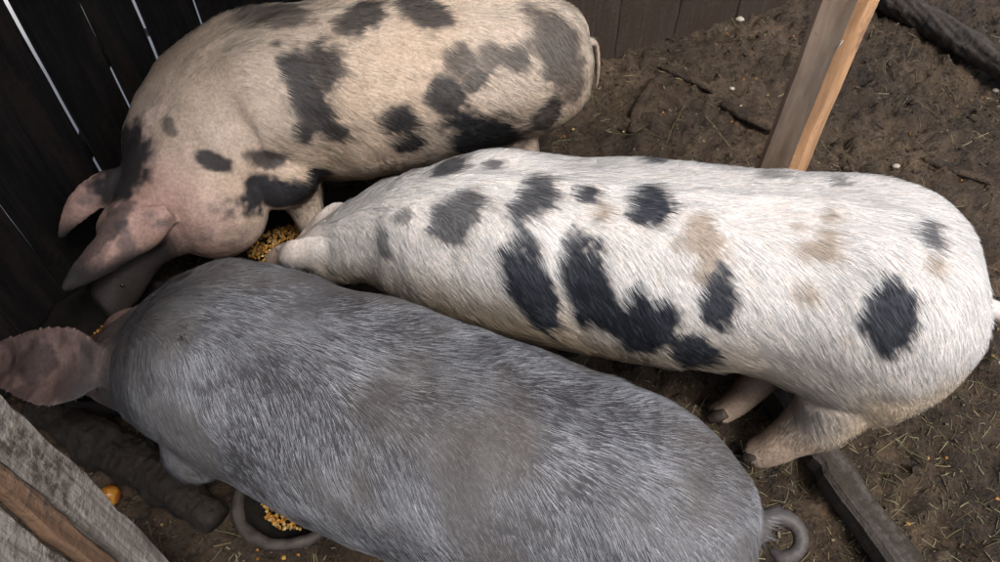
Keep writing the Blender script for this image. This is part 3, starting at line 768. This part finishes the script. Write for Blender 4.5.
SPOTS_T = [    # centre, half axes, strength
    ((-0.743, 1.450, 0.501), (0.040, 0.010, -0.026), (-0.002, -0.012, -0.017), 0.95),
    ((-0.633, 1.511, 0.460), (0.047, 0.008, -0.014), (-0.003, -0.013, -0.024), 0.90),
    ((-0.507, 1.587, 0.609), (0.045, -0.036, -0.110), (0.039, 0.015, 0.011), 0.95),
    ((-0.523, 1.542, 0.520), (0.026, 0.006, -0.012), (-0.005, -0.005, -0.030), 0.95),
    ((-0.447, 1.555, 0.513), (0.035, -0.001, -0.013), (-0.004, -0.005, -0.027), 0.95),
    ((-0.456, 1.639, 0.658), (0.022, -0.040, -0.042), (0.044, 0.010, 0.008), 0.90),
    ((-0.371, 1.793, 0.710), (0.049, -0.019, -0.006), (0.001, -0.063, -0.011), 0.90),
    ((-0.410, 1.759, 0.707), (0.028, -0.020, -0.005), (0.004, -0.037, -0.006), 0.80),
    ((-0.206, 1.829, 0.700), (0.063, -0.032, -0.016), (-0.008, -0.046, -0.008), 0.90),
    ((-0.622, 1.804, 0.709), (0.106, -0.014, 0.009), (0.011, -0.055, -0.001), 0.75),
    ((-0.275, 1.586, 0.522), (0.047, 0.013, -0.011), (-0.003, -0.006, -0.036), 0.97),
    ((-0.260, 1.584, 0.447), (0.045, 0.015, -0.016), (-0.003, 0.003, -0.031), 0.97),
    ((-0.110, 1.714, 0.628), (0.013, -0.027, -0.028), (0.035, 0.018, 0.000), 0.80),
    ((-0.146, 1.641, 0.562), (0.045, 0.022, 0.006), (0.009, -0.013, -0.050), 0.95),
    ((-0.071, 1.682, 0.580), (0.032, 0.013, 0.000), (-0.000, -0.015, -0.025), 0.85),
    ((-0.027, 1.743, 0.623), (0.030, 0.004, -0.003), (-0.000, -0.026, -0.024), 0.75),
    ((0.041, 1.749, 0.610), (0.033, 0.006, -0.010), (0.000, -0.022, -0.023), 0.80),
    ((0.169, 1.812, 0.593), (0.022, -0.035, -0.102), (0.055, 0.053, -0.016), 0.80),
    ((0.215, 1.800, 0.488), (0.012, 0.007, -0.069), (0.030, 0.034, -0.018), 0.70),
    ((0.134, 1.736, 0.422), (0.038, 0.028, -0.030), (0.003, 0.012, -0.054), 0.90),
    ((-0.040, 1.660, 0.411), (0.082, 0.067, -0.079), (-0.001, 0.015, -0.069), 1.00),
    ((-0.098, 1.644, 0.392), (0.027, 0.024, -0.036), (-0.002, 0.019, -0.047), 1.00),
    ((-0.583, 1.475, 0.349), (0.079, 0.103, -0.032), (-0.003, 0.012, -0.044), 1.00),
    ((-0.515, 1.549, 0.359), (0.026, 0.013, -0.020), (-0.007, 0.004, -0.035), 1.00),
    ((-0.988, 1.465, 0.477), (-0.018, -0.083, -0.065), (0.071, -0.033, 0.030), 0.97),
    ((-1.008, 1.419, 0.437), (-0.017, -0.033, -0.042), (0.033, -0.018, 0.017), 0.90),
    ((-1.003, 1.282, 0.415), (0.008, 0.080, -0.017), (0.014, -0.017, -0.011), 0.75),
    ((-1.044, 1.224, 0.365), (0.058, 0.041, 0.038), (0.008, -0.010, -0.012), 0.50),
    ((-0.852, 1.507, 0.576), (0.012, -0.020, -0.013), (0.019, -0.000, 0.003), 0.70),
]
SPOTS_G = [    # centre, half axes, strength
    ((-1.040, 0.901, 0.387), (0.083, -0.009, 0.026), (0.018, -0.038, -0.011), 0.60),
    ((-0.556, 0.824, 0.674), (0.011, 0.007, 0.003), (0.003, -0.005, 0.000), 1.00),
    ((-0.589, 0.778, 0.672), (0.004, 0.007, 0.000), (0.003, -0.005, 0.000), 1.00),
    ((-0.660, 0.728, 0.603), (0.016, 0.004, 0.021), (0.005, -0.005, 0.000), 1.00),
    ((-0.664, 0.956, 0.623), (0.016, -0.004, 0.009), (0.005, -0.010, 0.006), 1.00),
    ((-0.224, 0.643, 0.680), (0.031, -0.004, -0.001), (0.003, -0.046, -0.014), 0.40),
    ((-0.037, 0.752, 0.665), (0.048, 0.009, -0.014), (0.001, -0.029, 0.011), 0.40),
    ((-0.303, 0.721, 0.686), (0.028, -0.005, 0.001), (0.003, -0.028, -0.005), 0.30),
    ((0.104, 0.649, 0.670), (0.052, -0.008, -0.003), (-0.003, -0.044, 0.009), 0.25),
    ((-0.096, 0.650, 0.689), (0.045, -0.010, 0.003), (0.001, -0.025, -0.004), 0.30),
]
# SPOTS-END

def col_white(p, n, inf, sm):
    k, t, lat, off, zr = inf
    m = len(p)
    white = np.tile([.60, .56, .53], (m, 1)); hair = np.tile([.76, .755, .75], (m, 1))
    low = sstep(.80, .35, zr) * (.8 + .35 * noise(p, .12, 71))
    hair = lerp(hair, (.56, .44, .29), np.clip(low * .85, 0, 1)); white = lerp(white, (.44, .34, .24), np.clip(low * .8, 0, 1))
    mud = sstep(.55, 1.05, fbm(p, .07, 77, 3) + .35 * noise(p, .4, 79)) * .35
    for c, r in MUD_W:
        mud = np.maximum(mud, sstep(1.1, .3, np.linalg.norm(p - np.array(c), axis=1) / r + .55 * fbm(p, .03, 81, 3)))
    mud = np.clip(mud, 0, 1) * .8
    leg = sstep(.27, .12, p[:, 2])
    mud = np.maximum(mud, leg * np.clip(.75 + .3 * noise(p, .05, 83) + .25 * (p[:, 1] > .93), 0, 1))
    hd = sstep(.72, .86, k)
    white = lerp(white, (.42, .29, .24), hd * .6)
    white = lerp(white, (.26, .20, .15), mud); hair = lerp(hair, (.36, .28, .20), mud)
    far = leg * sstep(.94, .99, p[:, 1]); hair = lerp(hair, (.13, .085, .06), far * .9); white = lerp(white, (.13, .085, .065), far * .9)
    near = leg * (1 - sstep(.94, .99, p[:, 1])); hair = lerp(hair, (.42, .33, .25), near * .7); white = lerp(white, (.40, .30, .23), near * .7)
    dark_s, dark_h = np.array([.040, .045, .058]), np.array([.027, .031, .042])
    white = lerp(white, dark_s, sm); hair = lerp(hair, dark_h, sm)
    hair *= rng.uniform(.78, 1.12, m)[:, None]
    return white, np.clip(hair, 0, .9)

def col_tan(p, n, inf, sm):
    k, t, lat, off, zr = inf; m = len(p)
    skin = np.tile([.48, .39, .32], (m, 1)); hair = np.tile([.57, .50, .42], (m, 1))
    warm = sstep(-.1, .8, noise(p, .2, 91) + .3)
    hair = lerp(hair, (.54, .43, .31), warm * .6); skin = lerp(skin, (.44, .32, .23), warm * .5)
    front = sstep(.45, .66, k)
    pink = front * sstep(-.2, .6, fbm(p, .12, 93, 2))
    skin = lerp(skin, (.47, .38, .33), pink * .6)
    scab = front * sstep(.55, .75, fbm(p, .05, 95, 3)) * sstep(.5, .8, zr)
    skin = lerp(skin, (.62, .47, .42), scab * .8)
    hd = sstep(.64, .72, k)
    skin = lerp(skin, (.40, .255, .22), hd * .9); skin = lerp(skin, (.05, .042, .042), sstep(.70, .76, k) * sstep(.38, .33, p[:, 2]) * .9)  # lower snout darkened here too, its shade put into the skin
    blot = hd * sstep(.1, .6, fbm(p, .06, 97, 3)); skin = lerp(skin, (.12, .10, .10), blot * .7)
    leg = sstep(.24, .10, p[:, 2]); skin = lerp(skin, (.16, .12, .09), leg * .8); hair = lerp(hair, (.20, .15, .11), leg * .8)
    mud = sstep(.35, .95, fbm(p, .15, 98, 3)) * .45
    skin = lerp(skin, (.20, .15, .11), mud); hair = lerp(hair, (.32, .25, .18), mud)
    hair = lerp(hair, (.40, .31, .27), hd * .7)
    snout_shade = sstep(.70, .76, k) * sstep(.38, .33, p[:, 2]) * .9  # shade beneath the ear, painted into the snout's skin and hair
    skin = lerp(skin, (.028, .024, .024), snout_shade)
    hair = lerp(hair, (.032, .027, .027), snout_shade); hair = lerp(hair, (.60, .48, .43), scab * .7)
    dark = np.array([.022, .022, .025])
    skin = lerp(skin, dark, sm); hair = lerp(hair, dark, sm)
    hair *= rng.uniform(.75, 1.15, m)[:, None]
    return skin, np.clip(hair, 0, .9)

def col_grey(p, n, inf, sm):
    k, t, lat, off, zr = inf; m = len(p)
    skin = np.tile([.045, .045, .052], (m, 1)); hair = np.tile([.335, .345, .375], (m, 1)) * (1 + .28 * fbm(p, .09, 141, 3))[:, None]
    pt = sstep(.0, .7, fbm(p, .16, 111, 3)); skin = lerp(skin, (.07, .062, .058), pt * .8); hair = lerp(hair, (.15, .14, .135), pt * .75)
    lt = sstep(.1, .8, fbm(p, .2, 113, 2)); skin = lerp(skin, (.11, .11, .12), lt * .6)
    hd = sstep(.60, .73, k + .05 * fbm(p, .05, 119, 3))
    skin = lerp(skin, (.15, .10, .088), hd * .92); skin = lerp(skin, (.035, .03, .03), .8 * sstep(.50, .60, k) * (1 - hd)); hair = lerp(hair, (.24, .18, .165), hd * .8); hair = lerp(hair, (.075, .072, .078), .85 * sstep(.50, .58, k + .03 * fbm(p, .1, 121, 2)) * (1 - hd))
    blot = hd * sstep(-.1, .5, fbm(p, .06, 117, 3)); skin = lerp(skin, (.05, .034, .03), blot * .75)
    skin = lerp(skin, (.02, .018, .018), sm); hair = lerp(hair, (.03, .028, .028), sm)
    hair *= rng.uniform(.75, 1.18, m)[:, None]
    return skin, np.clip(hair, 0, .9)

MUD_W = []
# MUD-BEGIN
MUD_W = [((0.412, 1.024, 0.670), 0.055), ((0.426, 0.979, 0.643), 0.040), ((0.395, 1.063, 0.682), 0.030), ((0.219, 1.101, 0.669), 0.026), ((0.638, 1.000, 0.681), 0.050), ((0.619, 0.931, 0.621), 0.040), ((0.679, 1.064, 0.702), 0.030), ((0.862, 0.947, 0.681), 0.030)]
# MUD-END

def shape_fn(body_d, body_l, head_d, head_l, k0):
    def f(p, n, inf):
        k, t, lat, off, zr = inf
        hd = sstep(k0, k0 + .13, k + .03 * noise(p, .05, 135))
        crest = sstep(.07, .0, np.abs(off)) * sstep(.9, 1.0, zr)
        ln = (body_l * (1 + .35 * crest) * (1 + .35 * noise(p, .1, 131))) * (1 - hd) + head_l * hd
        ln = np.maximum(ln, .026 * sstep(.09, .03, np.abs(off)) * sstep(.85, .97, zr) * (k < .7))
        de = body_d * (1 - hd) + head_d * hd
        leg = sstep(.25, .14, p[:, 2]); ln = ln * (1 - .6 * leg)
        return np.clip(de * (.85 + .3 * noise(p, .06, 133)), 0, 1), ln
    return f

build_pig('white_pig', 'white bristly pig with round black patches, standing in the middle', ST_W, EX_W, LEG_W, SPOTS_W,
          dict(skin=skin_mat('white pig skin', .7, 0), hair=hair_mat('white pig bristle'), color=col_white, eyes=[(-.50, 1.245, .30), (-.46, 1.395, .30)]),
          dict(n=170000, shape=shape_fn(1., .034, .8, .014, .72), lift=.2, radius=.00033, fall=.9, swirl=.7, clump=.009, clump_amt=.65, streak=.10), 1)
build_pig('tan_pig', 'tan and pink pig with smoky black spots, feeding beside the dark fence', ST_T, EX_T, LEG_T, SPOTS_T,
          dict(skin=skin_mat('tan pig skin', .68, 0), hair=hair_mat('tan pig bristle'), color=col_tan, edge=(1.45, .85), eyes=[(-1.03, 1.262, .225), (-1.115, 1.355, .24)]),
          dict(n=140000, shape=shape_fn(.9, .032, .5, .012, .47), lift=.22, radius=.00033, fall=.8, swirl=.9, clump=.011, clump_amt=.8, streak=.2), 2)
build_pig('grey_pig', 'slate grey pig with a curled tail, nearest the viewer', ST_G, EX_G, LEG_G, SPOTS_G,
          dict(skin=skin_mat('grey pig skin', .55, 0), hair=hair_mat('grey pig bristle', .45, .35), color=col_grey, eyes=[(-.95, .92, .30), (-.88, 1.05, .30)]),
          dict(n=230000, shape=shape_fn(.95, .030, .35, .007, .58), lift=.11, radius=.00022, fall=1.0, swirl=.6, clump=.008, clump_amt=.5, streak=.12), 3)

# ------------------------------------------------------------------ litter on the mud
def straw_litter(n=12000):
    V, F, T = [], [], []
    i = 0
    while i < n:
        x, y = rng.uniform(-1.3, 2.2), rng.uniform(.15, 2.95)
        dens = .22 + .78 * (x > .4) * (y < 1.2) + .25 * math.sin(x * 7 + 2 * math.sin(y * 5)) * math.sin(y * 8 + x * 3)
        if rng.random() > dens: continue
        a = rng.uniform(0, 2 * np.pi); L = .005 + .038 * rng.random() ** 2 if rng.random() < .97 else rng.uniform(.07, .18)
        w = rng.uniform(.0004, .0014); bend = rng.normal(0, .05) * L
        d = np.array([math.cos(a), math.sin(a)]); s = np.array([-d[1], d[0]]); b = len(V)
        col = np.array([(.20, .165, .085), (.32, .28, .17), (.095, .076, .044), (.15, .148, .08)])[rng.integers(0, 4)] * rng.uniform(.6, 1.15)
        pts = [np.array([x, y]) + d * L * (q - .5) + s * bend * (.25 - (q - .5) ** 2) * 4 for q in (0, .33, .67, 1)]
        zz = gzv([p[0] for p in pts], [p[1] for p in pts]) + .0025
        zz = np.maximum(zz, (zz[0] + (zz[-1] - zz[0]) * np.array([0, .33, .67, 1])))
        for p, z in zip(pts, zz):
            V += [(p[0] + s[0] * w, p[1] + s[1] * w, z), (p[0] - s[0] * w, p[1] - s[1] * w, z), (p[0], p[1], z + w * 1.4)]; T += [col] * 3
        for q in range(3):
            o = b + q * 3
            for (e, g) in ((0, 2), (2, 1), (1, 0)): F.append((o + e, o + g, o + 3 + g, o + 3 + e))
        i += 1
    me = mesh('straw', V, F)
    c = me.attributes.new('tint', 'FLOAT_COLOR', 'POINT'); c.data.foreach_set('color', np.column_stack([np.array(T), np.ones(len(T))]).astype(np.float32).ravel())
    tag(link('straw', me, M['straw']), 'loose bits of straw trodden into the mud', 'straw', kind='stuff')
straw_litter()

n = 150
x, y = rng.uniform(-1.2, 2.1, n), rng.uniform(.2, 2.9, n)
x[:36], y[:36] = rng.normal(-.62, .13, 36), rng.normal(.52, .07, 36)
pos = np.column_stack([x, y, gzv(x, y) + .004])
tag(scatter_mesh('spilt_corn', pos, CORN_V, CORN_F, rng.uniform(.008, .012, n), corn_tints(n) * .75, M['corn']), 'single corn kernels spilt over the mud', 'corn')

# clods of dung and earth
ICO_V, ICO_F = ellipsoid((0, 0, 0), (1, 1, .75))
def clods(n=700):
    bm = bmesh.new(); bmesh.ops.create_icosphere(bm, subdivisions=2, radius=1.)
    bv = np.array([v.co[:] for v in bm.verts]); bf = np.array([[v.index for v in f.verts] for f in bm.faces]); bm.free()
    A, Fs = [], []
    for i in range(n):
        x, y = rng.uniform(-1.3, 2.3), rng.uniform(.15, 3.0)
        r = .004 + .012 * rng.random() ** 2
        v = bv * (1 + .45 * noise(bv + i * 7.1, .7, 5) + .3 * noise(bv + i * 3.1, .35, 6))[:, None] * r * np.array([rng.uniform(.8, 1.6), rng.uniform(.6, 1.2), .4])
        a = rng.uniform(0, 6.28); c, s = math.cos(a), math.sin(a)
        v = np.column_stack([v[:, 0] * c - v[:, 1] * s + x, v[:, 0] * s + v[:, 1] * c + y, v[:, 2] + gz(x, y) + r * .2])
        Fs.append(bf + len(A) * len(bv)); A.append(v)
    return mesh('mud_clods', np.vstack(A), np.vstack(Fs))
tag(link('mud_clods', clods(), M['mud']), 'small clods of dark earth and dung on the mud', 'clods', kind='stuff')

CHIP_V = [(-.5, -.2, 0), (.4, -.3, .05), (.55, .15, 0), (-.1, .35, .04), (-.6, .2, .02), (0, 0, .16), (0, 0, -.12)]
CHIP_F = [(0, 1, 5), (1, 2, 5), (2, 3, 5), (3, 4, 5), (4, 0, 5), (1, 0, 6), (2, 1, 6), (3, 2, 6), (4, 3, 6), (0, 4, 6)]
n = 14000
x, y = rng.uniform(-1.2, 2.25, n), rng.uniform(.18, 3.0, n)
ct = np.array([(.030, .021, .014), (.055, .04, .027), (.10, .075, .048), (.16, .125, .075), (.04, .035, .02)])[rng.choice(5, n, p=[.35, .3, .18, .07, .1])] * rng.uniform(.7, 1.2, (n, 1))
tag(scatter_mesh('mud_crumbs', np.column_stack([x, y, gzv(x, y) + .002]), CHIP_V, CHIP_F, .004 + .012 * rng.random(n) ** 3, ct, M['straw']), 'crumbs of earth, dung and chaff covering the mud', 'crumbs')

bm = bmesh.new(); bmesh.ops.create_icosphere(bm, subdivisions=2, radius=1.)
pv = np.array([v.co[:] for v in bm.verts]); pf = [[v.index for v in f.verts] for f in bm.faces]; bm.free()
for i, (x, y, r, lab) in enumerate([(1.05, 2.93, .016, 'pale pebble at the foot of the plank wall, left of the post top'),
                                    (1.98, 2.45, .012, 'small white pebble beside the thick dark log'),
                                    (1.44, 2.02, .013, 'white pebble lying alone in the mud right of the post'),
                                    (.92, 2.44, .010, 'small pale pebble left of the post')]):
    v = pv * (1 + .25 * noise(pv + i * 3.3, .8, 9))[:, None] * r * np.array([1.2, .9, .7])
    tag(link('pebble', mesh('pebble', v, pf), M['pebble'], None, (x, y, gz(x, y) + r * .4)), lab, 'pebble')
